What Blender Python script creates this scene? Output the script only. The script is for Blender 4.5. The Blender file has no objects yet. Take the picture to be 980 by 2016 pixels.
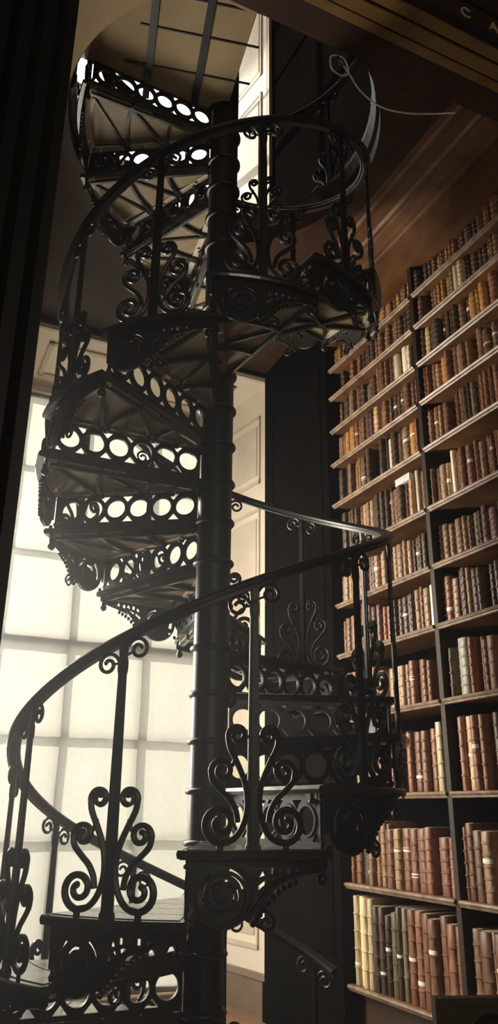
import bpy, bmesh, math, random
from math import sin, cos, pi, radians as R
from mathutils import Vector, Matrix
SC = bpy.context.scene
COL = SC.collection
random.seed(11)
H = 1.58                                   # camera height above the floor
PHI = R(25.0)                              # the alcove is turned 25 degrees to the view
def W(u, v, z=0.0):                        # alcove frame: u into the alcove, v to the right
    return Vector((v, u, z))
def fromcam(X, Y, z=0.0):                  # view-aligned ground frame -> alcove frame
    return Vector((X*cos(PHI)+Y*sin(PHI), -X*sin(PHI)+Y*cos(PHI), z))

# ------------------------------------------------------------------ materials
def new_mat(name):
    m = bpy.data.materials.new(name); m.use_nodes = True
    nt = m.node_tree; b = nt.nodes['Principled BSDF']
    return m, nt, b
def noise_mat(name, c1, c2, scale=6.0, rough=0.6, stretch=(1, 1, 1), bump=0.0, spec=0.5, vary=0.0, rough2=None, detail=6.0, coords='Object'):
    m, nt, b = new_mat(name)
    tc = nt.nodes.new('ShaderNodeTexCoord'); mp = nt.nodes.new('ShaderNodeMapping')
    mp.inputs['Scale'].default_value = stretch
    nt.links.new(tc.outputs[coords], mp.inputs['Vector'])
    vec = mp.outputs['Vector']
    if vary:
        oi = nt.nodes.new('ShaderNodeObjectInfo')
        ad = nt.nodes.new('ShaderNodeVectorMath'); ad.operation = 'ADD'
        cx = nt.nodes.new('ShaderNodeCombineXYZ')
        mu = nt.nodes.new('ShaderNodeMath'); mu.operation = 'MULTIPLY'; mu.inputs[1].default_value = 37.0
        nt.links.new(oi.outputs['Random'], mu.inputs[0])
        for i in range(3): nt.links.new(mu.outputs[0], cx.inputs[i])
        nt.links.new(vec, ad.inputs[0]); nt.links.new(cx.outputs[0], ad.inputs[1]); vec = ad.outputs[0]
    n = nt.nodes.new('ShaderNodeTexNoise'); n.inputs['Scale'].default_value = scale; n.inputs['Detail'].default_value = detail
    nt.links.new(vec, n.inputs['Vector'])
    r = nt.nodes.new('ShaderNodeValToRGB')
    r.color_ramp.elements[0].position = .3; r.color_ramp.elements[1].position = .7
    r.color_ramp.elements[0].color = (*c1, 1); r.color_ramp.elements[1].color = (*c2, 1)
    nt.links.new(n.outputs['Fac'], r.inputs['Fac'])
    out = r.outputs['Color']
    if vary:
        hs = nt.nodes.new('ShaderNodeHueSaturation')
        mr = nt.nodes.new('ShaderNodeMapRange')
        mr.inputs['To Min'].default_value = 1-vary; mr.inputs['To Max'].default_value = 1+vary
        nt.links.new(oi.outputs['Random'], mr.inputs['Value']); nt.links.new(mr.outputs[0], hs.inputs['Value'])
        nt.links.new(out, hs.inputs['Color']); out = hs.outputs['Color']
    nt.links.new(out, b.inputs['Base Color'])
    b.inputs['Roughness'].default_value = rough
    b.inputs['Specular IOR Level'].default_value = spec
    if rough2 is not None:
        mr2 = nt.nodes.new('ShaderNodeMapRange'); mr2.inputs['To Min'].default_value = rough; mr2.inputs['To Max'].default_value = rough2
        nt.links.new(n.outputs['Fac'], mr2.inputs['Value']); nt.links.new(mr2.outputs[0], b.inputs['Roughness'])
    if bump:
        bp = nt.nodes.new('ShaderNodeBump'); bp.inputs['Strength'].default_value = bump; bp.inputs['Distance'].default_value = .01
        nt.links.new(n.outputs['Fac'], bp.inputs['Height']); nt.links.new(bp.outputs['Normal'], b.inputs['Normal'])
    return m
M = {}
M['iron'] = noise_mat('black_iron', (.006, .007, .006), (.012, .013, .012), 14, .34, bump=.12, spec=.5, rough2=.5)
M['iron_worn'] = noise_mat('worn_iron', (.014, .015, .014), (.034, .033, .030), 9, .13, bump=.05, spec=.8, rough2=.26)
M['steel'] = noise_mat('foot_polished_iron', (.20, .19, .175), (.36, .35, .33), 7, .20, bump=.03, rough2=.34)
M['steel'].node_tree.nodes['Principled BSDF'].inputs['Metallic'].default_value = .85
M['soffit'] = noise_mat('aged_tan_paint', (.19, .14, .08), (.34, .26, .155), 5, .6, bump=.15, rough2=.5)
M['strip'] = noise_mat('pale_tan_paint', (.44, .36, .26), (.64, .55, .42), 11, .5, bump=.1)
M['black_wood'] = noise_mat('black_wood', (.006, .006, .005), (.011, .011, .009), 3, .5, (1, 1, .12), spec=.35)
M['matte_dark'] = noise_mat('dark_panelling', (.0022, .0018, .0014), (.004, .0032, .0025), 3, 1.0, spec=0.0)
M['case_wood'] = noise_mat('case_dark_wood', (.030, .014, .007), (.055, .026, .013), 5, .5, (1, 1, .2), spec=.4)
M['upright'] = noise_mat('upright_wood', (.014, .007, .0035), (.03, .015, .008), 5, .55, (1, 1, .2), spec=.25)
M['shelf_wood'] = noise_mat('shelf_wood', (.115, .050, .020), (.20, .092, .040), 7, .45, (1, 1, 1), spec=.4)
M['nosing'] = noise_mat('shelf_nosing', (.13, .078, .045), (.31, .215, .14), 16, .36, spec=.5)
M['red_wood'] = noise_mat('cornice_wood', (.085, .034, .012), (.16, .07, .026), 5, .48, (1, 1, 1), spec=.4)
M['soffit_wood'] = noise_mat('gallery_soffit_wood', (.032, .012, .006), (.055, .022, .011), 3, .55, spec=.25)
M['plaster'] = noise_mat('old_plaster', (.40, .29, .15), (.54, .41, .23), 3, .7, bump=.05)
M['cream'] = noise_mat('cream_paint', (.66, .575, .46), (.74, .66, .54), 2.5, .45, bump=.03)
M['cream_shade'] = noise_mat('cream_moulding', (.50, .41, .31), (.6, .51, .4), 4, .5)
M['floor'] = noise_mat('floor_boards', (.16, .085, .045), (.27, .16, .09), 4, .4, (1, 8, 1), bump=.05)
M['gilt'] = noise_mat('gilt_moulding', (.16, .085, .02), (.26, .15, .04), 6, .4)
M['gold'] = noise_mat('gold_letter', (.70, .50, .24), (.85, .64, .34), 20, .35)
M['rope'] = noise_mat('white_cord', (.62, .56, .48), (.8, .75, .66), 60, .7)
M['label'] = noise_mat('paper_label', (.70, .64, .52), (.86, .80, .68), 40, .7)
M['page'] = noise_mat('page_edge', (.30, .22, .14), (.45, .35, .24), 30, .8, (1, 1, 12))
M['white'] = noise_mat('white_ceramic', (.7, .68, .62), (.8, .78, .72), 10, .25)
M['box_wood'] = noise_mat('stand_wood', (.032, .016, .008), (.05, .026, .012), 4, .45, (1, 1, .2))
M['hall'] = noise_mat('hall_wall', (.10, .075, .05), (.16, .12, .085), 2, .7)
LEATHER = {
 'brown': ((.125, .064, .033), (.275, .155, .085)), 'dark brown': ((.042, .025, .015), (.105, .063, .039)),
 'reddish brown': ((.125, .050, .026), (.265, .118, .065)), 'light brown': ((.24, .142, .076), (.42, .28, .168)),
 'tan': ((.36, .22, .095), (.53, .355, .18)), 'orange brown': ((.28, .13, .033), (.44, .225, .07)),
 'pale yellow': ((.50, .385, .20), (.68, .56, .33)), 'cream': ((.66, .56, .38), (.82, .73, .55)),
 'greenish grey': ((.17, .165, .122), (.34, .33, .255)), 'white': ((.74, .70, .62), (.86, .83, .76)),
 'plum': ((.08, .038, .029), (.17, .086, .066)), 'olive brown': ((.10, .074, .038), (.18, .14, .076))}
for k, (a, b) in LEATHER.items():
    M['lt_'+k] = noise_mat('leather_'+k.replace(' ', '_'), a, b, 34, .42, (1, 1, .45), bump=.3, vary=.38, spec=.45)

def blind_mat():
    m = bpy.data.materials.new('blind_cloth'); m.use_nodes = True
    nt = m.node_tree; nt.nodes.clear()
    out = nt.nodes.new('ShaderNodeOutputMaterial')
    tc = nt.nodes.new('ShaderNodeTexCoord'); n = nt.nodes.new('ShaderNodeTexNoise')
    n.inputs['Scale'].default_value = 24; n.inputs['Detail'].default_value = 8
    nt.links.new(tc.outputs['Object'], n.inputs['Vector'])
    r = nt.nodes.new('ShaderNodeValToRGB')
    r.color_ramp.elements[0].color = (.292, .270, .218, 1); r.color_ramp.elements[1].color = (.335, .318, .272, 1)
    nt.links.new(n.outputs['Fac'], r.inputs['Fac'])
    tr = nt.nodes.new('ShaderNodeBsdfTranslucent'); df = nt.nodes.new('ShaderNodeBsdfDiffuse')
    nt.links.new(r.outputs['Color'], tr.inputs['Color']); nt.links.new(r.outputs['Color'], df.inputs['Color'])
    mx = nt.nodes.new('ShaderNodeMixShader'); mx.inputs[0].default_value = .2
    nt.links.new(tr.outputs[0], mx.inputs[1]); nt.links.new(df.outputs[0], mx.inputs[2])
    nt.links.new(mx.outputs[0], out.inputs['Surface'])
    return m
M['blind'] = blind_mat()
def glass_mat():
    m = bpy.data.materials.new('window_glass'); m.use_nodes = True
    nt = m.node_tree; nt.nodes.clear()
    out = nt.nodes.new('ShaderNodeOutputMaterial')
    t = nt.nodes.new('ShaderNodeBsdfTransparent'); t.inputs['Color'].default_value = (.95, .97, .98, 1)
    g = nt.nodes.new('ShaderNodeBsdfGlossy'); g.inputs['Roughness'].default_value = .02
    mx = nt.nodes.new('ShaderNodeMixShader'); mx.inputs[0].default_value = .05
    nt.links.new(t.outputs[0], mx.inputs[1]); nt.links.new(g.outputs[0], mx.inputs[2]); nt.links.new(mx.outputs[0], out.inputs['Surface'])
    return m
M['glass'] = glass_mat()

# ------------------------------------------------------------------ mesh helpers
def link(name, me, mat, parent=None, loc=(0, 0, 0), rotz=0.0, smooth=False):
    if isinstance(me, bmesh.types.BMesh):
        bm = me
        bmesh.ops.recalc_face_normals(bm, faces=bm.faces)
        me = bpy.data.meshes.new(name); bm.to_mesh(me); bm.free()
    if mat is not None and not me.materials: me.materials.append(mat)
    if smooth:
        for p in me.polygons: p.use_smooth = True
        try: me.set_sharp_from_angle(angle=R(38))
        except Exception: pass
    o = bpy.data.objects.new(name, me); COL.objects.link(o)
    o.location = loc; o.rotation_euler = (0, 0, rotz)
    if parent: o.parent = parent
    return o
def empty(name, loc, rotz=0.0, label=None, cat=None, group=None):
    o = bpy.data.objects.new(name, None); COL.objects.link(o); o.location = loc; o.rotation_euler = (0, 0, rotz)
    o.empty_display_size = .1
    return tag(o, label, cat, group)
def tag(o, label=None, cat=None, group=None, kind=None):
    if label: o['label'] = label
    if cat: o['category'] = cat
    if group: o['group'] = group
    if kind: o['kind'] = kind
    return o
def hexa(bm, P):                            # 8 corners: bottom 4 then top 4
    v = [bm.verts.new(p) for p in P]
    for f in ((0, 1, 2, 3), (4, 5, 6, 7), (0, 1, 5, 4), (1, 2, 6, 5), (2, 3, 7, 6), (3, 0, 4, 7)):
        bm.faces.new([v[i] for i in f])
def box(bm, x0, x1, y0, y1, z0, z1):
    hexa(bm, [(x0, y0, z0), (x1, y0, z0), (x1, y1, z0), (x0, y1, z0), (x0, y0, z1), (x1, y0, z1), (x1, y1, z1), (x0, y1, z1)])
def ubox(bm, u0, u1, v0, v1, z0, z1):
    hexa(bm, [W(u0, v0, z0), W(u1, v0, z0), W(u1, v1, z0), W(u0, v1, z0), W(u0, v0, z1), W(u1, v0, z1), W(u1, v1, z1), W(u0, v1, z1)])
def prism(bm, pts, z0, z1):
    a = [bm.verts.new((p[0], p[1], z0)) for p in pts]; b = [bm.verts.new((p[0], p[1], z1)) for p in pts]
    bm.faces.new(a); bm.faces.new(b)
    n = len(pts)
    for i in range(n): bm.faces.new((a[i], a[(i+1) % n], b[(i+1) % n], b[i]))
def lathe(bm, prof, n=24, c=(0, 0)):
    rings = []
    for r, z in prof:
        rings.append([bm.verts.new((c[0]+r*cos(2*pi*i/n), c[1]+r*sin(2*pi*i/n), z)) for i in range(n)])
    for a, b in zip(rings, rings[1:]):
        for i in range(n): bm.faces.new((a[i], a[(i+1) % n], b[(i+1) % n], b[i]))
    bm.faces.new(rings[0]); bm.faces.new(rings[-1])
def sweep(bm, pts, prof, ups=None, taper=None):
    """sweep closed profile [(side, up)] along 3-D pts"""
    pts = [Vector(p) for p in pts]; rings = []
    n = len(pts)
    for i, p in enumerate(pts):
        t = (pts[min(i+1, n-1)]-pts[max(i-1, 0)]).normalized()
        up = Vector(ups[i]) if ups else Vector((0, 0, 1))
        s = t.cross(up)
        if s.length < 1e-6: s = t.cross(Vector((1, 0, 0)))
        s.normalize(); w = s.cross(t).normalized()
        k = taper[i] if taper else 1.0
        rings.append([bm.verts.new(p+s*a*k+w*b*k) for a, b in prof])
    m = len(prof)
    for a, b in zip(rings, rings[1:]):
        for i in range(m): bm.faces.new((a[i], a[(i+1) % m], b[(i+1) % m], b[i]))
    bm.faces.new(rings[0]); bm.faces.new(rings[-1])
def circ(r, n=6): return [(r*cos(2*pi*i/n), r*sin(2*pi*i/n)) for i in range(n)]
def crom(P, n=6):
    P = [Vector(p) for p in P]; out = []
    Q = [P[0]*2-P[1]]+P+[P[-1]*2-P[-2]]
    for i in range(1, len(Q)-2):
        a, b, c, d = Q[i-1:i+3]
        for j in range(n):
            t = j/n
            out.append(.5*((2*b)+(c-a)*t+(2*a-5*b+4*c-d)*t*t+(3*b-a-3*c+d)*t**3))
    out.append(P[-1]); return out
def spiral(cx, cz, r0, r1, a0, a1, n=26):
    out = []
    for i in range(n+1):
        t = i/n; r = r0+(r1-r0)*t**.85; a = R(a0+(a1-a0)*t)
        out.append((cx+r*cos(a), cz+r*sin(a)))
    return out
def ribbon(bm, p2, w, d, mirror=False, f=None, knob=True):
    """flat iron bar along a 2-D (x,z) path; w in the plane, d across (y)"""
    sx = -1 if mirror else 1
    q = [Vector((p[0]*sx, p[1])) for p in p2]; n = len(q); rings = []
    for i, p in enumerate(q):
        t = (q[min(i+1, n-1)]-q[max(i-1, 0)]).normalized(); nn = Vector((-t.y, t.x))
        k = 1 if f is None else f(i/(n-1))
        a = p+nn*w*k/2; b = p-nn*w*k/2
        e = d*.28
        rings.append([bm.verts.new(c) for c in ((a.x, -d/2+e, a.y), (p.x, -d/2, p.y), (b.x, -d/2+e, b.y), (b.x, d/2-e, b.y), (p.x, d/2, p.y), (a.x, d/2-e, a.y))])
    for a, b in zip(rings, rings[1:]):
        for i in range(6): bm.faces.new((a[i], a[(i+1) % 6], b[(i+1) % 6], b[i]))
    bm.faces.new(rings[0]); bm.faces.new(rings[-1])
    if knob:
        e = q[-1]
        mt = Matrix.Translation((e.x, 0, e.y)) @ Matrix.Diagonal((1, .9, 1, 1))
        bmesh.ops.create_uvsphere(bm, u_segments=8, v_segments=6, radius=w*.62, matrix=mt)
def fill2d(outer, holes, depth):
    """flat pierced plate -> mesh data with verts (x, y, +-depth)"""
    cu = bpy.data.curves.new('t', 'CURVE'); cu.dimensions = '2D'; cu.fill_mode = 'BOTH'; cu.extrude = depth
    for poly in [outer]+holes:
        s = cu.splines.new('POLY'); s.points.add(len(poly)-1); s.use_cyclic_u = True
        for i, p in enumerate(poly): s.points[i].co = (p[0], p[1], 0, 1)
    o = bpy.data.objects.new('t', cu); COL.objects.link(o)
    dg = bpy.context.evaluated_depsgraph_get()
    me = bpy.data.meshes.new_from_object(o.evaluated_get(dg))
    bpy.data.objects.remove(o); bpy.data.curves.remove(cu)
    bm = bmesh.new(); bm.from_mesh(me); bpy.data.meshes.remove(me)
    bmesh.ops.remove_doubles(bm, verts=bm.verts, dist=1e-5)
    return bm
def cpoly(cx, cy, r, n=22, ph=0): return [(cx+r*cos(2*pi*i/n+ph), cy+r*sin(2*pi*i/n+ph)) for i in range(n)]

# ------------------------------------------------------------------ STAIRCASE
AX = fromcam(-.1696, 3.61); RB = .834; RISE = .2071; DTH = 32.9146; TH6 = 283.333-25; Z6 = -.1259+H; NOFF = 14.78; RAILH = .9117
def th(k): return R(TH6+(k-6)*DTH)
def zk(k): return Z6+(k-6)*RISE
stair = empty('spiral_staircase', AX, 0, 'black cast iron spiral staircase with scrollwork railing rising past the blinded window', 'staircase')
# column
bm = bmesh.new()
prof = [(.16, .0), (.16, .05), (.13, .07), (.125, .12), (.10, .16), (.086, .20), (.083, .25), (.083, 6.45), (.10, 6.47), (.10, 6.5), (.06, 6.54), (.075, 6.60), (.05, 6.66), (.01, 6.68)]
lathe(bm, prof, 40)
link('column', bm, M['iron'], stair, smooth=True)
# --- shared meshes
NOSE = -NOFF-1.4
A0, A1 = R(NOSE), R(DTH-NOFF+.6)
RO = .862
def arc(r, a0, a1, n=10): return [(r*cos(a0+(a1-a0)*i/n), r*sin(a0+(a1-a0)*i/n)) for i in range(n+1)]
def sector(bm, r0, r1, a0, a1, z0, z1, n=10):
    prism(bm, arc(r0, a0, a1, n)+arc(r1, a1, a0, n), z0, z1)
def tread_mesh():
    bm = bmesh.new()
    sector(bm, .085, RO, A0, A1, -.026, 0, 12)
    for r0 in (.333, .572):
        sector(bm, r0, r0+.017, A0+R(2), A1-R(.5), -.058, -.024, 6)
    q = A1-R(2.2)
    n_ = Vector((cos(q), sin(q), 0)); t_ = Vector((-sin(q), cos(q), 0))
    prism(bm, [tuple((n_*r+t_*w)[:2]) for r, w in ((.1, -.008), (.82, -.008), (.82, .008), (.1, .008))], -.056, -.024)
    q0, q1 = A0+R(3.5), A1-R(4)
    pa, pb = Vector((.60*cos(q0), .60*sin(q0), 0)), Vector((.80*cos(q1), .80*sin(q1), 0))
    for pa, pb in ((pa, pb), (Vector((.36*cos(q0), .36*sin(q0), 0)), Vector((.56*cos(q1), .56*sin(q1), 0)))):
        dn = (pb-pa).normalized(); dn = Vector((-dn.y, dn.x, 0))*.007
        prism(bm, [tuple(p_[:2]) for p_ in (pa-dn, pb-dn, pb+dn, pa+dn)], -.050, -.024)
    # moulded outer edge
    pts = [(RO*cos(A0+(A1-A0)*i/12), RO*sin(A0+(A1-A0)*i/12), -.012) for i in range(13)]
    sweep(bm, pts, [(-.012, -.016), (.012, -.016), (.016, -.006), (.016, .006), (.010, .0125), (-.012, .0125)][::-1])
    pts = [(r*cos(A0), r*sin(A0), -.012) for r in (.1, .3, .5, .7, RO)]
    sweep(bm, pts, [(-.008, -.014), (.010, -.014), (.014, 0), (.010, .012), (-.008, .012)])
    me = bpy.data.meshes.new('tread'); bmesh.ops.recalc_face_normals(bm, faces=bm.faces); bm.to_mesh(me); bm.free(); return me
def plate_mesh():
    bm = bmesh.new()
    for r0, r1 in ((.12, .245), (.252, .395), (.402, .545), (.552, .695), (.702, .84)):
        sector(bm, r0, r1, A0+R(1.2), A1-R(1.8), 0, .003, 8)
    me = bpy.data.meshes.new('pl'); bmesh.ops.recalc_face_normals(bm, faces=bm.faces); bm.to_mesh(me); bm.free(); return me
def panel_mesh():
    bm = bmesh.new()
    lo, hi = A0+R(6.0), A1-R(1.2)
    for r0, r1 in ((.12, .33), (.35, .57), (.59, .79)):
        a = lo + (R(5) if r0 < .2 else 0)
        sector(bm, r0, r1, a, hi, -.036, -.026, 6)
    me = bpy.data.meshes.new('p'); bmesh.ops.recalc_face_normals(bm, faces=bm.faces); bm.to_mesh(me); bm.free(); return me
def flange_mesh():
    bm = bmesh.new()
    n = Vector((cos(A0), sin(A0), 0)); t = Vector((-sin(A0), cos(A0), 0))
    def q(r, s): p = n*r+t*s; return (p.x, p.y)
    prism(bm, [q(.1, .012), q(.81, .012), q(.81, .058), q(.1, .045)], -.042, -.026)
    sector(bm, .79, .83, A0+R(3), A1-R(1), -.042, -.026, 8)
    for r in (.2, .34, .48, .62, .76):
        p = q(r, .034)
        lathe(bm, [(.010, -.052), (.010, -.040)], 6, p)
    me = bpy.data.meshes.new('f'); bmesh.ops.recalc_face_normals(bm, faces=bm.faces); bm.to_mesh(me); bm.free(); return me
def nut_mesh(rad):
    bm = bmesh.new()
    n = Vector((cos(A0), sin(A0), 0)); t = Vector((-sin(A0), cos(A0), 0))
    for r in (rad,):
        p = n*r+t*.016
        lathe(bm, [(.013, -.060), (.016, -.055), (.016, -.046), (.009, -.044), (.009, -.026)], 8, (p.x, p.y))
    me = bpy.data.meshes.new('n'); bmesh.ops.recalc_face_normals(bm, faces=bm.faces); bm.to_mesh(me); bm.free(); return me
def riser_mesh():
    h0, h1 = -RISE+.002, -.027
    mid = (h0+h1)/2; hh = h1-h0
    outer = [(.088, h0), (.825, h0), (.825, h1), (.088, h1)]
    holes = []
    pitch = .1185; rad = .047
    xs = [.152+pitch*i for i in range(6)]
    for x in xs: holes.append(cpoly(x, mid, rad, 24))
    for i in range(6):
        x = xs[i]+pitch/2
        if x > .81: break
        b = .029; top = h1-.020; bot = h0+.020
        holes.append([(x-b, top), (x+b, top), (x, top-.034)])
        holes.append([(x-b, bot), (x, bot+.034), (x+b, bot)])
    bm = fill2d(outer, holes, .006)
    for x in xs:                             # raised ring round each piercing
        n = 24
        for sgn in (1, -1):
            ra = [bm.verts.new((x+(rad+.001)*cos(2*pi*i/n), mid+(rad+.001)*sin(2*pi*i/n), sgn*.010)) for i in range(n)]
            rb = [bm.verts.new((x+(rad+.009)*cos(2*pi*i/n), mid+(rad+.009)*sin(2*pi*i/n), sgn*.010)) for i in range(n)]
            rc = [bm.verts.new((x+(rad+.011)*cos(2*pi*i/n), mid+(rad+.011)*sin(2*pi*i/n), sgn*.005)) for i in range(n)]
            rd = [bm.verts.new((x+(rad)*cos(2*pi*i/n), mid+(rad)*sin(2*pi*i/n), sgn*.005)) for i in range(n)]
            for a, b in ((ra, rb), (rb, rc), (rd, ra)):
                for i in range(n): bm.faces.new((a[i], a[(i+1) % n], b[(i+1) % n], b[i]))
    a = R(-NOFF)
    for v in bm.verts:
        x, y, t = v.co
        v.co = (x*cos(a)-t*sin(a), x*sin(a)+t*cos(a), y)
    me = bpy.data.meshes.new('riser'); bmesh.ops.recalc_face_normals(bm, faces=bm.faces); bm.to_mesh(me); bm.free(); return me
def bend(bm, r):
    """(s, t, z) -> cylinder; s along the arc measured from the low end, t outwards"""
    a = R(-NOFF)
    for v in bm.verts:
        s, t, z = v.co
        an = a+s/r
        v.co = ((r+t)*cos(an), (r+t)*sin(an), z)
def apron_mesh():
    L = R(DTH)*RO*.985; rad = .838
    cx, cz, rr = .118, -.132, .098
    top = -.016
    outer = [(0, top), (L, top), (L, -.058), (L-.02, -.075), (L-.045, -.060)]
    curve = crom([(L-.045, -.060, 0), (L-.12, -.068, 0), (L-.18, -.098, 0), (L-.225, -.150, 0), (L-.25, -.195, 0)], 5)
    outer += [(p.x, p.y) for p in curve[1:]]
    outer += [(cx+rr*cos(R(a)), cz+rr*sin(R(a))) for a in range(-35, -181, -12)]
    outer += [(0.004, cz-.03), (0, -.06)]
    holes = []
    def crescent(a0, a1, ra, rb, c=(cx, cz)):
        n = 8
        o = [(c[0]+ra*cos(R(a0+(a1-a0)*i/n)), c[1]+ra*sin(R(a0+(a1-a0)*i/n))) for i in range(n+1)]
        k = [(c[0]+rb*cos(R(a1+(a0-a1)*i/n)), c[1]+rb*sin(R(a1+(a0-a1)*i/n))) for i in range(n+1)]
        return o+k
    holes.append(crescent(15, 75, .080, .062)); holes.append(crescent(125, 200, .080, .064))
    holes.append(crescent(-20, 20, .050, .034)); holes.append(crescent(70, 150, .046, .030))
    holes.append(cpoly(cx-.07, cz-.055+.0, .009, 8))
    for i, (x, z) in enumerate(((.245, -.072), (.275, -.062), (.305, -.062), (.335, -.062), (.368, -.060))):
        if i % 2: holes.append([(x-.006, z-.010), (x+.007, z-.010), (x+.007, z+.010), (x-.006, z+.010)])
        else: holes.append([(x-.010, z-.010), (x+.012, z-.004), (x+.004, z+.012)])
    holes.append([(.232, -.122), (.262, -.100), (.258, -.088), (.232, -.106)])
    holes.append([(.222, -.168), (.236, -.158), (.228, -.148)])
    holes.append([(.275, -.098), (.300, -.082), (.288, -.080), (.272, -.086)])
    bm = fill2d(outer, holes, .006)
    for i in range(1, 8):
        g = bm.verts[:]+bm.edges[:]+bm.faces[:]
        bmesh.ops.bisect_plane(bm, geom=g, plane_co=(L*i/8, 0, 0), plane_no=(1, 0, 0))
    for v in bm.verts: v.co = (v.co.x, v.co.z, v.co.y)
    # raised work on the face
    def tube(p2, r, t=.008, f=None):
        n = len(p2)
        sweep(bm, [(p[0], t, p[1]) for p in p2], circ(r, 6), [(0, 1, 0)]*n)
    tube(spiral(cx, cz, .088, .012, -90, 700, 60), .006)
    tube([(cx+.094*cos(R(a)), cz+.094*sin(R(a))) for a in range(-180, 100, 10)], .006)
    dg = crom([(.19, -.205, 0), (.225, -.165, 0), (.27, -.115, 0), (.33, -.085, 0), (.42, -.066, 0), (L-.02, -.06, 0)], 6)
    tube([(p.x, p.y) for p in dg], .008)
    dg2 = crom([(.215, -.215, 0), (.25, -.175, 0), (.30, -.125, 0), (.36, -.098, 0)], 6)
    for p in dg2[::2]:
        bmesh.ops.create_uvsphere(bm, u_segments=6, v_segments=5, radius=.011, matrix=Matrix.Translation((p.x, .004, p.y)))
    tube([(.0, -.028), (L*.5, -.028), (L, -.028)], .006, .007)
    # small hanging scroll beyond the bracket
    tube(spiral(.262, -.215, .034, .006, 100, -380, 34), .006, 0)
    tube(spiral(.215, -.085, .022, .005, 200, 640, 24), .005, .004)
    # turned drop below the bracket end
    for px, pz, pr in ((L-.02, -.072, .013), (L-.02, -.092, .019), (.02, -.205, .010)):
        bmesh.ops.create_uvsphere(bm, u_segments=10, v_segments=7, radius=pr, matrix=Matrix.Translation((px, 0, pz)))
    bend(bm, rad)
    me = bpy.data.meshes.new('apron'); bmesh.ops.recalc_face_normals(bm, faces=bm.faces); bm.to_mesh(me); bm.free(); return me
def collar_mesh():
    bm = bmesh.new()
    lathe(bm, [(.080, -.024), (.093, -.022), (.099, -.014), (.099, -.006), (.093, .003), (.080, .004)], 28)
    me = bpy.data.meshes.new('collar'); bmesh.ops.recalc_face_normals(bm, faces=bm.faces); bm.to_mesh(me); bm.free(); return me
def boss_mesh():                             # round lug on the hub at the nosing
    bm = bmesh.new()
    bmesh.ops.create_uvsphere(bm, u_segments=12, v_segments=8, radius=.030, matrix=Matrix.Translation((.092*cos(A0), .092*sin(A0), -.03)) @ Matrix.Diagonal((1, 1, 1.25, 1)))
    me = bpy.data.meshes.new('boss'); bm.to_mesh(me); bm.free(); return me
SH = dict(tread=tread_mesh(), plate=plate_mesh(), panel=panel_mesh(), flange=flange_mesh(), nut=nut_mesh(.22), nut2=nut_mesh(.5), nut3=nut_mesh(.78), riser=riser_mesh(), apron=apron_mesh(), collar=collar_mesh(), boss=boss_mesh())
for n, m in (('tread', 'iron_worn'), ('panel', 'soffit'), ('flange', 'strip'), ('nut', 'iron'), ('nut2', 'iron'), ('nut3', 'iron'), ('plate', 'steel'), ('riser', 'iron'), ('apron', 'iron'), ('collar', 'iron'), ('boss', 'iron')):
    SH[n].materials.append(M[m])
for n in ('collar', 'boss', 'nut', 'nut2', 'nut3'):
    for p in SH[n].polygons: p.use_smooth = True
for n in ('apron', 'riser'):
    for p in SH[n].polygons: p.use_smooth = True
    try: SH[n].set_sharp_from_angle(angle=R(35))
    except Exception: pass
TOPK = 25
for k in range(0, TOPK+1):
    t = link('tread', SH['tread'], None, stair, (0, 0, zk(k)), th(k))
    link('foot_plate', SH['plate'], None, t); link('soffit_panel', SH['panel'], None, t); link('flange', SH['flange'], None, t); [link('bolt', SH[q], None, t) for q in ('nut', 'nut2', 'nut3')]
    link('riser', SH['riser'], None, t); link('apron', SH['apron'], None, t)
    link('boss', SH['boss'], None, t)
    link('collar', SH['collar'], None, stair, (0, 0, zk(k)), th(k))
# --- landing at gallery level
LZ = zk(26)
la0, la1 = th(26)+A0-2*pi*2, R(286-25)
bm = bmesh.new()
prism(bm, arc(.085, la0, la1, 16)+arc(.90, la1, la0, 20), -.024, 0)
land = link('landing', bm, M['iron_worn'], stair, (0, 0, LZ))
bm = bmesh.new()
def clipw(y0, y1, x0, x1): pass
# boards laid across, cut to the landing outline
outline = arc(.12, la0+R(4), la1-R(1.5), 10)+arc(.885, la1-R(.5), la0+R(2), 20)
bd = bmesh.new(); prism(bd, outline, -.040, -.024)
for i in range(-7, 8):
    g = bd.verts[:]+bd.edges[:]+bd.faces[:]
    bmesh.ops.bisect_plane(bd, geom=g, plane_co=(0, i*.16, 0), plane_no=(sin(R(24+25)), cos(R(24+25)), 0))
link('board', bd, M['plaster'], land)
for j, off in enumerate((-.49, -.20)):   # iron joists under the boards
    jb = bmesh.new()
    d = Vector((sin(R(-13)), -cos(R(-13)), 0)); s = Vector((cos(R(-13)), sin(R(-13)), 0))
    rr = math.sqrt(.86**2-off**2); p0 = s*off+d*.05; p1 = s*off+d*rr
    a, b = p0-s*.02, p0+s*.02; c, e = p1+s*.02, p1-s*.02
    prism(jb, [(a.x, a.y), (b.x, b.y), (c.x, c.y), (e.x, e.y)], -.062, -.036)
    link('joist', jb, M['iron'], land)
dd = Vector((sin(R(-13)), -cos(R(-13)), 0)); ss = Vector((cos(R(-13)), sin(R(-13)), 0))
for q in (.26, .50, .70):
    jb = bmesh.new()
    e0, e1 = -.62+.3*(q-.3), .10
    P_ = [dd*q+ss*e0, dd*q+ss*e1, dd*(q+.008)+ss*e1, dd*(q+.008)+ss*e0]
    prism(jb, [(p.x, p.y) for p in P_], -.046, -.036)
    link('brace', jb, M['iron'], land)
rs = link('riser', SH['riser'], None, land, (0, 0, 0), th(26))

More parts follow.
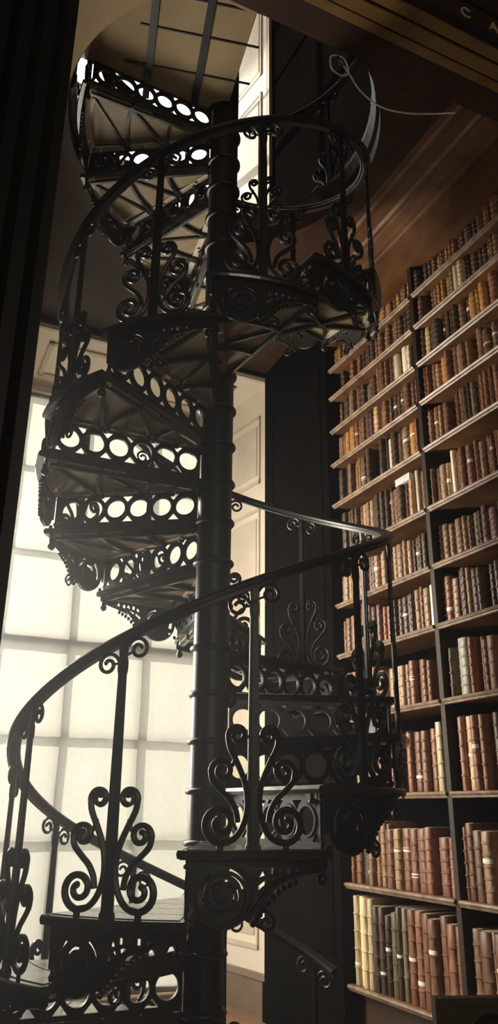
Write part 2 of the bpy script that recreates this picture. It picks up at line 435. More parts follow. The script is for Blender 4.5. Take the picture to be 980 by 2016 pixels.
# --- balusters
def pole_mesh():
    bm = bmesh.new()
    P = [(.026, .016, 0), (.026, .016, .012), (.021, .012, .02), (.021, .012, .10), (.0185, .011, .45), (.0155, .0095, .78), (.019, .012, .80), (.019, .012, .83), (.0155, .0095, .845), (.0185, .012, RAILH-.012)]
    rings = []
    for a, b, z in P:
        q = [(-a, -b*.45), (-a*.6, -b*.45), (-a*.5, -b), (a*.5, -b), (a*.6, -b*.45), (a, -b*.45), (a, b*.45), (a*.6, b*.45), (a*.5, b), (-a*.5, b), (-a*.6, b*.45), (-a, b*.45)]
        rings.append([bm.verts.new((x, y, z)) for x, y in q])
    for a, b in zip(rings, rings[1:]):
        for i in range(12): bm.faces.new((a[i], a[(i+1) % 12], b[(i+1) % 12], b[i]))
    bm.faces.new(rings[0]); bm.faces.new(rings[-1])
    me = bpy.data.meshes.new('pole'); bmesh.ops.recalc_face_normals(bm, faces=bm.faces); bm.to_mesh(me); bm.free(); return me
def scroll_mesh():
    bm = bmesh.new()
    for mir in (False, True):
        top = spiral(.056, .365, .034, .011, 0, 470, 34)[::-1]
        mid = crom([(.090, .365, 0), (.083, .325, 0), (.056, .272, 0), (.031, .215, 0), (.021, .160, 0), (.024, .110, 0), (.042, .062, 0), (.072, .031, 0), (.112, .021, 0)], 5)
        big = spiral(.112, .083, .062, .014, -90, 420, 44)
        path = top[:-1]+[(p.x, p.y) for p in mid]+big[1:]
        ribbon(bm, path, .019, .022, mir, lambda t: .75 if t < .12 else (1.15 if .6 < t < .8 else 1.0))
        e = top[0]
        bmesh.ops.create_uvsphere(bm, u_segments=8, v_segments=6, radius=.0105, matrix=Matrix.Translation(((-1 if mir else 1)*e[0], 0, e[1])))
        sec = spiral(.108, .248, .040, .012, 0, 440, 34)[::-1]
        m2 = crom([(.148, .248, 0), (.140, .215, 0), (.110, .184, 0), (.080, .156, 0), (.060, .122, 0), (.053, .085, 0)], 5)
        ribbon(bm, sec[:-1]+[(p.x, p.y) for p in m2], .0185, .022, mir, None, False)
        e = sec[0]
        bmesh.ops.create_uvsphere(bm, u_segments=8, v_segments=6, radius=.0105, matrix=Matrix.Translation(((-1 if mir else 1)*e[0], 0, e[1])))
        s = -1 if mir else 1
        ribbon(bm, [(.010, .362), (.030, .360)], .012, .014, mir, None, False)
        ribbon(bm, [(.112, .0), (.112, .024)], .022, .014, mir, None, False)
        ribbon(bm, [(.06, .30), (.074, .262)], .012, .014, mir, None, False)
    me = bpy.data.meshes.new('scroll'); bmesh.ops.recalc_face_normals(bm, faces=bm.faces); bm.to_mesh(me); bm.free(); return me
SLOPE = RISE/(RB*R(DTH))
def topscroll_mesh(slope):
    bm = bmesh.new()
    for s in (1, -1):
        c = (.060, RAILH-.066); path = spiral(c[0], c[1], .045, .012, 165, -330, 36)
        path = [(x*s, z+slope*s*.06) for x, z in path]
        ribbon(bm, path, .0125, .016, False, None, True)
        ribbon(bm, [(.010*s, RAILH-.075+slope*s*.03), (.040*s, RAILH-.07+slope*s*.05)], .008, .010, False, None, False)
    me = bpy.data.meshes.new('topscroll'); bmesh.ops.recalc_face_normals(bm, faces=bm.faces); bm.to_mesh(me); bm.free(); return me
PM, SM, TM, TM0 = pole_mesh(), scroll_mesh(), topscroll_mesh(SLOPE), topscroll_mesh(0)
for m in (PM, SM, TM, TM0):
    m.materials.append(M['iron'])
for m in (SM, TM, TM0):
    for p in m.polygons: p.use_smooth = True
    try: m.set_sharp_from_angle(angle=R(40))
    except Exception: pass
def baluster(parent, x, y, z, ang, flat=False):
    b = link('baluster', PM, None, parent, (x, y, z), ang)
    link('scroll_work', SM, None, b); link('top_scroll', TM0 if flat else TM, None, b)
    return b
for k in range(-1, 27):
    baluster(stair, RB*cos(th(k)), RB*sin(th(k)), zk(k) if k >= 0 else .0045, th(k)+pi/2)
# --- handrail helix
bm = bmesh.new(); pts = []
n = 27*10
for i in range(n+1):
    kk = -1.25+27.4*i/n
    pts.append((RB*cos(th(kk)), RB*sin(th(kk)), zk(kk)+RAILH))
sweep(bm, pts, [(-.014, -.020), (.014, -.020), (.016, -.008), (.027, -.004), (.030, .006), (.024, .016), (.010, .022), (-.010, .022), (-.024, .016), (-.030, .006), (-.027, -.004), (-.016, -.008)])
hr = link('handrail', bm, M['iron'], stair, smooth=True)
kk = -1.26
bm = bmesh.new()
bmesh.ops.create_uvsphere(bm, u_segments=12, v_segments=8, radius=.022, matrix=Matrix.Translation((RB*cos(th(kk)), RB*sin(th(kk)), zk(kk)+RAILH-.005)))
link('rail_end', bm, M['iron'], hr, smooth=True)

# ------------------------------------------------------------------ GALLERY slab with the stair well
AU, AV = 3.343, 1.372                       # stair axis in alcove coordinates
ZS, ZG = 3.80+H, 4.02+H                     # gallery soffit and gallery floor heights
UB = 2.50                                   # back face of the beam
U1 = 5.68                                   # inner face of the window wall
def slab(name, hr_, v0, v1, u1, z0, z1, mat):
    bm = bmesh.new()
    N = 64; ring = []
    for i in range(N):
        a = 2*pi*i/N
        u = AU+hr_*cos(a); v = AV+hr_*sin(a)
        ring.append((max(u, UB+.03), v))
    def edgept(a):
        du, dv = cos(a), sin(a); t = 1e9
        if du > 1e-9: t = min(t, (u1-AU)/du)
        if du < -1e-9: t = min(t, (UB-AU)/du)
        if dv > 1e-9: t = min(t, (v1-AV)/dv)
        if dv < -1e-9: t = min(t, (v0-AV)/dv)
        return (AU+du*t, AV+dv*t)
    angs = [2*pi*i/N for i in range(N)]
    cor = [math.atan2(v-AV, u-AU) % (2*pi) for u in (UB, u1) for v in (v0, v1)]
    outr = [edgept(a) for a in angs]
    for c, (u, v) in zip(cor, [(u, v) for u in (UB, u1) for v in (v0, v1)]):
        i = min(range(N), key=lambda j: abs((angs[j]-c+pi) % (2*pi)-pi)); outr[i] = (u, v)
    rows = {}
    for z in (z0, z1):
        rows[z] = ([bm.verts.new(W(u, v, z)) for u, v in ring], [bm.verts.new(W(u, v, z)) for u, v in outr])
    for i in range(N):
        j = (i+1) % N
        for z in (z0, z1):
            a, b = rows[z]; bm.faces.new((a[i], a[j], b[j], b[i]))
        bm.faces.new((rows[z0][0][i], rows[z0][0][j], rows[z1][0][j], rows[z1][0][i]))
        bm.faces.new((rows[z0][1][i], rows[z0][1][j], rows[z1][1][j], rows[z1][1][i]))
    return tag(link(name, bm, mat), kind='structure')
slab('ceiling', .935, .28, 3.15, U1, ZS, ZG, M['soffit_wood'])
# pale plaster soffit panel on the left side of the well
bm = bmesh.new()
poly = []
for i in range(25):
    a = R(180+ (332-205)*i/24)              # world bearing round the well
    p = Vector((AX.x, AX.y))+Vector((cos(a), sin(a)))*.945
    poly.append(p)
uvp = []
for p in poly:
    u = p.y; v = p.x
    uvp.append((max(u, UB+.035), v))
cut = [q for q in uvp if q[1] < 1.25]
poly2 = [W(u, v) for u, v in cut]+[W(UB+.01, cut[-1][1]), W(UB+.01, .30), W(cut[0][0], .30)]
prism(bm, [(p.x, p.y) for p in poly2], ZS-.02, ZS)
tag(link('trim_1', bm, M['plaster']), kind='structure')

# ------------------------------------------------------------------ gallery railing round the well
rail = empty('gallery_railing', (AX.x, AX.y, ZG), 0, 'black iron guard railing round the stair opening above the landing', 'railing')
RG = .985
bm = bmesh.new()
a0, a1 = R(-87), R(171)
pts = [(RG*cos(a0+(a1-a0)*i/48), RG*sin(a0+(a1-a0)*i/48), -.06) for i in range(49)]
rg2 = .945
bm2 = bmesh.new()
pts = [(rg2*cos(a0+(a1-a0)*i/60), rg2*sin(a0+(a1-a0)*i/60), -.03) for i in range(61)]
sweep(bm2, pts, [(-.03, -.075), (.004, -.075), (.014, -.06), (.014, -.01), (.03, .0), (.032, .02), (.02, .035), (-.05, .035), (-.05, .0)])
link('curb', bm2, M['case_wood'], rail)
for a in (-45, -15, 18, 51, 84, 117, 150):
    baluster(rail, RG*cos(R(a)), RG*sin(R(a)), 0.005, R(a)+pi/2, True)
pts = [(RG*cos(a0+(a1-a0)*i/48), RG*sin(a0+(a1-a0)*i/48), RAILH) for i in range(49)]
sweep(bm, [(p[0], p[1], RAILH) for p in pts], [(-.014, -.016), (.014, -.016), (.028, 0), (.022, .016), (-.022, .016), (-.028, 0)])
link('handrail', bm, M['iron'], rail, smooth=True)

# ------------------------------------------------------------------ ROOM SHELL
def struct(name, bm, mat, **k): return tag(link(name, bm, mat, **k), kind='structure')
ZT = 12.6
bm = bmesh.new(); ubox(bm, -6, 5.05, -5, 6, -.15, 0); struct('floor', bm, M['floor'])
bm = bmesh.new(); ubox(bm, 5.05, 7.3, .2, 3.4, -.15, .21); ubox(bm, 5.02, 5.10, .2, 3.4, .17, .215); struct('floor_bay', bm, M['floor'])
bm = bmesh.new(); ubox(bm, -6, 7.3, -5, 6, ZT, ZT+.2); struct('ceiling_upper', bm, M['plaster'])
bm = bmesh.new(); ubox(bm, -6.2, -6, -5, 6, 0, ZT); struct('wall_front', bm, M['hall'])
bm = bmesh.new(); ubox(bm, -6, 2.06, -5.2, -5, 0, ZT); ubox(bm, 2.06, 2.42, -5.2, -1.3, 0, ZT); struct('wall_left', bm, M['hall'])
bm = bmesh.new(); ubox(bm, -6, 2.4, 6, 6.2, 0, ZT); ubox(bm, 2.2, 2.4, 3.30, 6, 0, ZT); struct('wall_right', bm, M['hall'])
# alcove side walls
bm = bmesh.new(); ubox(bm, 2.40, 7.3, .0, .28, 0, ZT); ubox(bm, 2.45, U1, .28, .34, ZS-.28, ZS); ubox(bm, 2.45, U1, .28, .31, ZS-.36, ZS-.28)
struct('wall_alcove', bm, M['case_wood'])
bm = bmesh.new(); ubox(bm, 2.20, 7.3, 3.16, 3.3, 0, ZT); ubox(bm, 2.5, 5.6, 2.86, 3.16, ZG, ZT)
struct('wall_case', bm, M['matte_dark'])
# window wall with two openings (lower and upper)
VL0, VR0, VL1, VR1, UG = .58, 2.862, .73, 2.70, 6.6
ZB, ZW = .22, 3.73+H                        # lower opening
ZU0, ZU1 = 4.42+H, 11.4
bm = bmesh.new()
ubox(bm, U1, 7.0, .28, VL0, 0, ZT); ubox(bm, U1, 7.0, VR0+.005, 3.16, 0, ZT)
ubox(bm, U1, 7.0, VL0, VR0+.005, ZW+.02, ZU0-.03); ubox(bm, U1, 7.0, VL0, VR0+.005, ZU1+.02, ZT)
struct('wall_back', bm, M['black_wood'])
# splayed panelled reveals, cream painted
def reveal(name, zz0, zz1, rails):
    bm = bmesh.new()
    # jamb slabs
    hexa(bm, [W(U1-.004, VR0, zz0), W(UG, VR1, zz0), W(UG+.05, 3.0, zz0), W(U1-.004, VR0+.02, zz0), W(U1-.004, VR0, zz1), W(UG, VR1, zz1), W(UG+.05, 3.0, zz1), W(U1-.004, VR0+.02, zz1)])
    hexa(bm, [W(U1-.004, VL0, zz0), W(UG, VL1, zz0), W(UG+.05, .5, zz0), W(U1-.004, VL0-.02, zz0), W(U1-.004, VL0, zz1), W(UG, VL1, zz1), W(UG+.05, .5, zz1), W(U1-.004, VL0-.02, zz1)])
    # head slab
    dz = .05
    hexa(bm, [W(U1-.004, VL0, zz1), W(UG+.1, VL1-.1, zz1-dz), W(UG+.1, VR1+.1, zz1-dz), W(U1-.004, VR0, zz1), W(U1-.004, VL0, zz1+.02), W(UG+.1, VL1-.1, zz1+.02), W(UG+.1, VR1+.1, zz1+.02), W(U1-.004, VR0, zz1+.02)])
    o = struct(name, bm, M['cream'])
    # raised mouldings framing the panels
    def jamb_pt(t, z, side, off):
        if side > 0: p = W(U1+(UG-U1)*t, VR0+(VR1-VR0)*t, z); nrm = W(-(VR0-VR1), -(UG-U1), 0).normalized()
        else: p = W(U1+(UG-U1)*t, VL0+(VL1-VL0)*t, z); nrm = W(-(VL1-VL0), (UG-U1), 0).normalized()
        return p+nrm*off
    for side in (1, -1):
        mb = bmesh.new()
        def strip(t0, t1, z0, z1, h):
            P = []
            for off in (-.002, h):
                P += [jamb_pt(t0, z0, side, off), jamb_pt(t1, z0, side, off), jamb_pt(t1, z1, side, off), jamb_pt(t0, z1, side, off)]
            hexa(mb, P)
        strip(0.0, .035, zz0, zz1, .016); strip(.055, .075, zz0, zz1, .010)
        strip(.93, 1.0, zz0, zz1, .02)
        for (a, b) in rails:
            ta, tb, w = .17, .86, .022
            for (q0, q1, r0, r1) in ((ta, tb, a, a+.03), (ta, tb, b-.03, b), (ta, ta+w, a, b), (tb-w, tb, a, b)):
                strip(q0, q1, r0, r1, .016)
            strip(ta+.06, tb-.06, a+.09, b-.09, .009)
        link('panel_moulding', mb, M['cream_shade'], o)
    mb = bmesh.new()
    def hs(u0, u1_, v0, v1, h=.016):
        f = lambda u: zz1-dz*(u-U1)/(UG+.1-U1)
        P = []
        for z in (.002, -h): P += [W(u0, v0, f(u0)+z), W(u1_, v0, f(u1_)+z), W(u1_, v1, f(u1_)+z), W(u0, v1, f(u0)+z)]
        hexa(mb, P)
    hs(U1+.20, U1+.24, .86, 2.60); hs(U1+.70, U1+.74, .86, 2.60); hs(U1+.20, U1+.74, .86, .90); hs(U1+.20, U1+.74, 2.56, 2.60); hs(U1, U1+.03, VL0, VR0)
    link('panel_moulding', mb, M['cream_shade'], o)
    return o
reveal('trim_2', .21, ZW, [(.62, 1.55), (1.72, 4.10), (4.34, 5.02)])
reveal('trim_3', ZU0, ZU1, [(ZU0+.25, 9.04), (9.16, 9.5)] if False else [(ZU0+.2, 7.53+H), (7.79+H, 11.2)])
# dark skirting along the right reveal
bm = bmesh.new()
hexa(bm, [W(U1-.02, VR0-.035, .21), W(UG, VR1-.03, .21), W(UG, VR1+.01, .21), W(U1-.02, VR0+.01, .21), W(U1-.02, VR0-.035, .44), W(UG, VR1-.03, .44), W(UG, VR1+.01, .44), W(U1-.02, VR0+.01, .44)])
hexa(bm, [W(U1-.02, VR0-.05, .44), W(UG, VR1-.045, .44), W(UG, VR1+.01, .44), W(U1-.02, VR0+.01, .44), W(U1-.02, VR0-.04, .475), W(UG, VR1-.035, .475), W(UG, VR1+.01, .475), W(U1-.02, VR0+.01, .475)])
struct('baseboard_right', bm, noise_mat('skirting_paint', (.14, .10, .065), (.2, .145, .1), 4, .4))

# windows: frame, glazing bars, panes, blind
def window(name, z0, z1, rows, cols, lower=True):
    bm = bmesh.new()
    ubox(bm, UG-.02, UG+.10, VL1-.06, VL1+.045, z0, z1); ubox(bm, UG-.02, UG+.10, VR1-.045, VR1+.06, z0, z1)
    ubox(bm, UG-.02, UG+.10, VL1, VR1, z0, z0+.09); ubox(bm, UG-.02, UG+.10, VL1, VR1, z1-.14, z1)
    w = struct(name, bm, M['cream'])
    mb = bmesh.new()
    for i in range(1, cols):
        v = VL1+(VR1-VL1)*i/cols; ubox(mb, UG+.005, UG+.055, v-.016, v+.016, z0, z1)
    for z, hw in rows: ubox(mb, UG+.003, UG+.057, VL1, VR1, z-hw, z+hw)
    link('glazing_bar', mb, M['cream'], w)
    gb = bmesh.new(); ubox(gb, UG+.06, UG+.066, VL1, VR1, z0, z1); link('pane', gb, M['glass'], w)
    return w
win = window('window_1', .21, ZW-.06, [(-.227+H, .014), (.546+H, .016), (1.31+H, .042), (2.08+H, .015), (2.85+H, .015)], 3)
window('window_2', ZU0, ZU1-.03, [(5.6+H, .03), (6.6+H, .06), (7.5+H, .03)], 3)
bl = bmesh.new()
N = 30
rowsb = []
for j in range(41):
    z = .235+(ZW-.16-.235)*j/40
    rowsb.append([bl.verts.new(W(UG-.028+.003*sin(j*.9+i*.35)+.003*sin(i*1.3), VL1+.02+(VR1-.11-VL1-.02)*i/N, z)) for i in range(N+1)])
for a, b in zip(rowsb, rowsb[1:]):
    for i in range(N): bl.faces.new((a[i], a[i+1], b[i+1], b[i]))
blind = link('roller_blind', bl, M['blind'], smooth=True)
tag(blind, 'cream roller blind pulled down over the tall window, glowing with daylight', 'blind')
rb = bmesh.new()
sweep(rb, [W(UG-.06, VL1+.02, ZW-.14), W(UG-.05, VR1-.02, ZW-.14)], circ(.025, 10)); link('roller', rb, M['cream_shade'], blind)
rb = bmesh.new()
sweep(rb, [W(UG-.028, VL1+.02, .24), W(UG-.028, VR1-.11, .24)], circ(.014, 8)); link('bottom_rail', rb, M['cream_shade'], blind)

# left pilaster at the alcove mouth
bm = bmesh.new()
un, vr = 2.05, 2.05*math.tan(R(7.32))
box_u1 = 2.42
ubox(bm, un, box_u1, -1.35, vr, 0, ZS+.35)
for i in range(7):
    v = vr-.05-.075*i
    sweep(bm, [W(un, v, .5), W(un, v, ZS-.5)], circ(.018, 6))
ubox(bm, un-.03, box_u1, -1.35, vr, 0, .35)
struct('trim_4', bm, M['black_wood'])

# ------------------------------------------------------------------ beam over the alcove mouth with gilt letters
beam = empty('gallery_beam', W(2.2, 1.5, ZS-.06), 0, 'dark gallery beam with gilt mouldings and gold capital letters, top right', 'beam')
def bw(u, v, z):                            # world -> beam-local
    return W(u, v, z)-W(2.2, 1.5, ZS-.06)
def bbox(bm, u0, u1, v0, v1, z0, z1):
    hexa(bm, [bw(u0, v0, z0), bw(u1, v0, z0), bw(u1, v1, z0), bw(u0, v1, z0), bw(u0, v0, z1), bw(u1, v0, z1), bw(u1, v1, z1), bw(u0, v1, z1)])
ZBm = ZS-.05
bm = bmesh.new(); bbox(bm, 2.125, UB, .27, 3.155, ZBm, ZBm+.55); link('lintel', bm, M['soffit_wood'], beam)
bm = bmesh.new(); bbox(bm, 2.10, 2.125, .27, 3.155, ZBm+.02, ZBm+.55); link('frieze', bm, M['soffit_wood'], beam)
for (u0, u1, dz) in ((2.135, 2.19, -.016), (2.205, 2.27, -.024), (2.285, 2.335, -.014)):
    bm = bmesh.new(); bbox(bm, u0, u1, .27, 3.155, ZBm+dz, ZBm); link('gilt_moulding', bm, M['gilt'], beam)
bm = bmesh.new(); bbox(bm, 2.094, 2.13, .27, 3.155, ZBm+.004, ZBm+.022); bbox(bm, 2.085, 2.10, .27, 3.155, ZBm+.17, ZBm+.19); link('bead', bm, M['black_wood'], beam)
def letter(ch, v, z, size):
    cu = bpy.data.curves.new('l', 'FONT'); cu.body = ch; cu.size = size; cu.extrude = .003; cu.align_x = 'CENTER'
    o = bpy.data.objects.new('l', cu); COL.objects.link(o)
    me = bpy.data.meshes.new_from_object(o.evaluated_get(bpy.context.evaluated_depsgraph_get()))
    bpy.data.objects.remove(o)
    p = bw(2.097, v, z)
    me.transform(Matrix.Rotation(pi/2, 4, 'X'))
    lo = link('letter', me, M['gold'], beam, p); return lo
LZ0 = ZBm+.058
letter('C', 2.18, LZ0, .095); letter('A', 2.365, LZ0, .095)

# ------------------------------------------------------------------ BOOKCASE
V0 = 2.80; UD = 3.50; UL = 4.57; URT = 2.42; VB = 3.15
SZ = [z+H for z in (-.963, -.416, .099, .578, .994, 1.346, 1.706, 2.095, 2.42, 2.70, 2.983, 3.232)]
ZF = 3.45+H
case = empty('bookcase', W(UD, V0, 0), 0, 'floor to gallery wooden bookcase of old leather books along the right side', 'bookcase')
def cw(p): return p-W(UD, V0, 0)
def cbox(bm, u0, u1, v0, v1, z0, z1):
    hexa(bm, [cw(W(u0, v0, z0)), cw(W(u1, v0, z0)), cw(W(u1, v1, z0)), cw(W(u0, v1, z0)), cw(W(u0, v0, z1)), cw(W(u1, v0, z1)), cw(W(u1, v1, z1)), cw(W(u0, v1, z1))])
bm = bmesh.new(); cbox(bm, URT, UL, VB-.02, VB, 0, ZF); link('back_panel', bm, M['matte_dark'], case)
bm = bmesh.new(); cbox(bm, UD-.018, UD+.018, V0+.012, VB-.02, 0.1, ZF); link('upright', bm, M['upright'], case)
bm = bmesh.new(); cbox(bm, URT-.03, URT, V0, VB, 0, ZF); link('upright', bm, M['upright'], case)
def nosing(bm, u0, u1, z, r=.019):
    n = 7
    prof = [(0, -.034), (-.010, -.034), (-.014, -.028), (-.014, -.024), (-.022, -.021), (-.027, -.012), (-.022, -.003), (-.012, 0), (0, 0)]
    rings = [[bm.verts.new(cw(W(u, V0+.024+a, z+b))) for a, b in prof] for u in (u0, u1)]
    m = len(prof)
    for i in range(m): bm.faces.new((rings[0][i], rings[0][(i+1) % m], rings[1][(i+1) % m], rings[1][i]))
    bm.faces.new(rings[0]); bm.faces.new(rings[1])
for z in SZ:
    for (a, b) in ((UD+.018, UL), (URT, UD-.018)):
        bm = bmesh.new(); cbox(bm, a, b, V0+.024, VB-.02, z-.026, z); s = link('shelf', bm, M['shelf_wood'], case)
        bm = bmesh.new(); nosing(bm, a, b, z); link('nosing', bm, M['nosing'], s)
# pier closing the case against the window wall
bm = bmesh.new()
cbox(bm, UL, U1-.002, V0, VB, 0, ZS-.002)
for (z0, z1) in ((.75, 2.6), (2.75, 4.9)):
    cbox(bm, UL+.12, U1-.14, V0-.012, V0, z0, z0+.03); cbox(bm, UL+.12, U1-.14, V0-.012, V0, z1-.03, z1)
    cbox(bm, UL+.12, UL+.15, V0-.012, V0, z0, z1); cbox(bm, U1-.17, U1-.14, V0-.012, V0, z0, z1)
cbox(bm, UL, UL+.05, V0-.02, V0, .3, ZS-.002); cbox(bm, UL, U1-.03, V0-.03, V0, .2, .45)
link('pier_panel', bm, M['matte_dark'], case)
# plinth and cupboard below the lowest shelf
bm = bmesh.new(); cbox(bm, URT, UL-.01, V0+.10, VB-.02, 0, SZ[0]-.03); link('plinth', bm, M['case_wood'], case)
bm = bmesh.new(); cbox(bm, URT, UL-.02, V0-.16, V0+.10, 0, .30); cbox(bm, URT, UL-.02, V0-.18, V0+.10, .30, .325); link('step', bm, M['case_wood'], case)
# fascia and stepped cornice
bm = bmesh.new(); cbox(bm, URT, UL, V0-.005, VB, ZF, ZF+.29); link('fascia', bm, M['red_wood'], case)
prof = [(V0+.02, ZF+.27), (V0-.02, ZF+.27), (V0-.03, ZF+.285), (V0-.055, ZF+.285), (V0-.065, ZF+.305), (V0-.12, ZF+.315), (V0-.13, ZF+.33), (V0-.155, ZF+.33), (V0-.175, ZF+.343), (V0-.26, ZF+.345), (V0-.275, ZF+.33), (V0-.30, ZF+.33), (V0-.315, ZF+.345), (V0-.36, ZF+.345), (V0-.36, ZF+.349), (V0+.02, ZF+.349)]
bm = bmesh.new()
rings = [[bm.verts.new(cw(W(u, a, b))) for a, b in prof] for u in (URT, UL)]
m = len(prof)
for i in range(m): bm.faces.new((rings[0][i], rings[0][(i+1) % m], rings[1][(i+1) % m], rings[1][i]))
bm.faces.new(rings[0]); bm.faces.new(rings[1])
link('cornice', bm, M['red_wood'], case)
# white knob on the low cupboard
bm = bmesh.new(); bmesh.ops.create_uvsphere(bm, u_segments=14, v_segments=10, radius=.022, matrix=Matrix.Translation(cw(W(4.10, V0-.14, .36))))
link('knob', bm, M['white'], case, smooth=True)

# ------------------------------------------------------------------ BOOKS
F = 1533.4; PT = R(20.9045); RL = R(.5043)
def px(P):
    X, Y, Z = P[0]*cos(PHI)-P[1]*sin(PHI), P[0]*sin(PHI)+P[1]*cos(PHI), P[2]-H
    fw = Y*cos(PT)+Z*sin(PT); up = -Y*sin(PT)+Z*cos(PT)
    x, y = X/fw*F, -up/fw*F
    return 490+cos(RL)*x-sin(RL)*y, 1008+sin(RL)*x+cos(RL)*y
def book_verts(t, h, d, bands, spine=.010):
    """cover: rounded spine at y=0 (bulging to -y), depth d, raised bands"""
    zs = [0, .004]
    bz = []
    for i in range(bands):
        c = h*(i+1)/(bands+1)
        zs += [c-.006, c-.003, c+.003, c+.006]; bz += [c]
    zs += [h-.004, h]
    V, Fc = [], []
    n = 6; m = n+3
    for z in zs:
        e = .0045 if any(abs(z-c) < .004 for c in bz) else 0
        if z in (0, h): e = -.002
        for i in range(n+1):
            a = pi*i/n
            V.append((-(t/2+e*.4)*cos(a), -(spine+e)*sin(a), z))
        V.append((t/2, d, z)); V.append((-t/2, d, z))
    for j in range(len(zs)-1):
        for i in range(m):
            a, b = j*m+i, j*m+(i+1) % m
            Fc.append((a, b, b+m, a+m))
    Fc.append(tuple(range(m))[::-1]); Fc.append(tuple(range((len(zs)-1)*m, len(zs)*m)))
    return V, Fc
ORD = 'first second third fourth fifth sixth seventh eighth ninth tenth eleventh twelfth thirteenth fourteenth fifteenth sixteenth seventeenth eighteenth nineteenth twentieth'.split()
def ordn(i):
    if i < 20: return ORD[i]
    return ('twenty-' if i < 29 else 'thirty-')+ORD[(i % 10)] if (i+1) % 10 else ('thirtieth' if i == 29 else 'fortieth')
PAL = {0: ('brown', 'dark brown', 'brown', 'reddish brown', 'light brown'), 1: ('brown', 'reddish brown', 'light brown', 'brown', 'dark brown'),
       2: ('reddish brown', 'brown', 'light brown', 'dark brown', 'reddish brown'), 3: ('reddish brown', 'brown', 'dark brown', 'light brown', 'reddish brown')}
HI = ('reddish brown', 'dark brown', 'plum', 'brown', 'dark brown', 'orange brown', 'reddish brown')
MID = ('reddish brown', 'brown', 'plum', 'dark brown', 'brown', 'light brown')
rng = random.Random(5)
TOPZ = SZ+[ZF]
meanT = [.058, .050, .046, .043, .040, .038, .036, .036, .036, .036, .036, .036]
#  fixed books: (bay, shelf, u, colour, thickness, height fraction, label?)
FIX = {('L', 0): [(4.50, 'pale yellow', .046, .93), (4.45, 'pale yellow', .046, .93), (4.40, 'pale yellow', .046, .92), (4.345, 'pale yellow', .050, .92)],
       ('L', 1): [(4.03, 'tan', .062, .66)], ('L', 2): [(3.57, 'pale yellow', .055, .82)], ('L', 4): [(3.555, 'white', .062, .80)],
       ('L', 6): [(3.60, 'cream', .034, .86)], ('L', 7): [(3.84, 'cream', .042, .84), (3.62, 'orange brown', .06, .82)], ('L', 8): [(4.38, 'orange brown', .05, .8), (4.30, 'orange brown', .06, .85)],
       ('L', 9): [(3.745, 'cream', .055, .85), (3.63, 'cream', .055, .86), (3.55, 'cream', .03, .8)],
       ('R', 3): [(3.36, 'greenish grey', .075, .80)], ('R', 6): [(3.31, 'cream', .03, .8)],
       ('R', 8): [(3.36, 'tan', .035, .85), (3.31, 'orange brown', .05, .88)], ('R', 9): [(3.44, 'tan', .05, .9), (3.10, 'brown', .045, .85)], ('R', 10): [(3.075, 'cream', .04, .88), (3.035, 'pale yellow', .04, .92), (3.12, 'tan', .025, .8)], ('R', 2): [(3.10, 'light brown', .04, .72)]}
books = []
for s in range(12):
    gap = TOPZ[s+1]-SZ[s]-.036
    for bay, ua, ub in (('L', UD+.024, UL-.012), ('R', UD-.026, URT+.03)):
        fixed = FIX.get((bay, s), [])
        sg = 1 if bay == 'L' else -1
        u = ua; lim = ub; idx = 0
        base = ((.85, .64, .80, .74, .82, .70, .78, .85, .86, .86, .86, .82), (.83, .74, .80, .76, .76, .66, .72, .82, .86, .88, .86, .82))[bay == 'R'][s]
        run = 0; cc = 'brown'
        while (lim-u)*sg > .03:
            fx = None
            for f in fixed:
                if (f[0]-u)*sg < f[2]*.6 and (f[0]-u)*sg > -f[2]*1.2 and not f in [b.get('f') for b in books]:
                    fx = f; break
            if fx:
                c, t, hf = fx[1], fx[2], fx[3]
            else:
                t = max(.018, rng.gauss(meanT[s], meanT[s]*.28))
                if s == 0 and bay == 'L' and u < 3.95: t = .062
                pal = PAL.get(s, MID if s < 8 else HI)
                if run <= 0: cc = rng.choice(pal); run = rng.choice((1, 1, 2, 3, 5) if s > 1 else (2, 3, 5)); hh0 = min(.95, max(.55, rng.gauss(base, .03 if s == 0 else .05)))
                run -= 1; c = cc; hf = hh0
                if s == 0 and bay == 'L': c = 'reddish brown' if u < 3.95 else ('dark brown' if rng.random() < .7 else 'olive brown')
                if rng.random() < .03: c = rng.choice(('tan', 'orange brown', 'olive brown'))
                if rng.random() < .35: hf = min(.95, max(.52, hf+rng.gauss(0, .02 if s == 0 else .045)))
                if s == 6 and bay == 'L' and 3.60 < u < 3.90: hf = rng.uniform(.722, .73)
            if (lim-u)*sg < t+.004: break
            b = dict(bay=bay, s=s, u=u+sg*t/2, t=t, h=gap*hf, c=c, idx=idx, f=fx,
                     lab=(rng.random() < .17 and c not in ('cream', 'white')), lean=rng.gauss(0, .006), back=max(0, rng.gauss(.018, .012)), bands=rng.choice((3, 4, 4, 5, 5)))
            if c in ('white', 'cream'): b['bands'] = 0
            books.append(b); idx += 1
            u += sg*(t+abs(rng.gauss(0, .004))+.0025)
            if rng.random() < .07 and s not in (0,): u += sg*rng.uniform(.02, .07)
vis = []
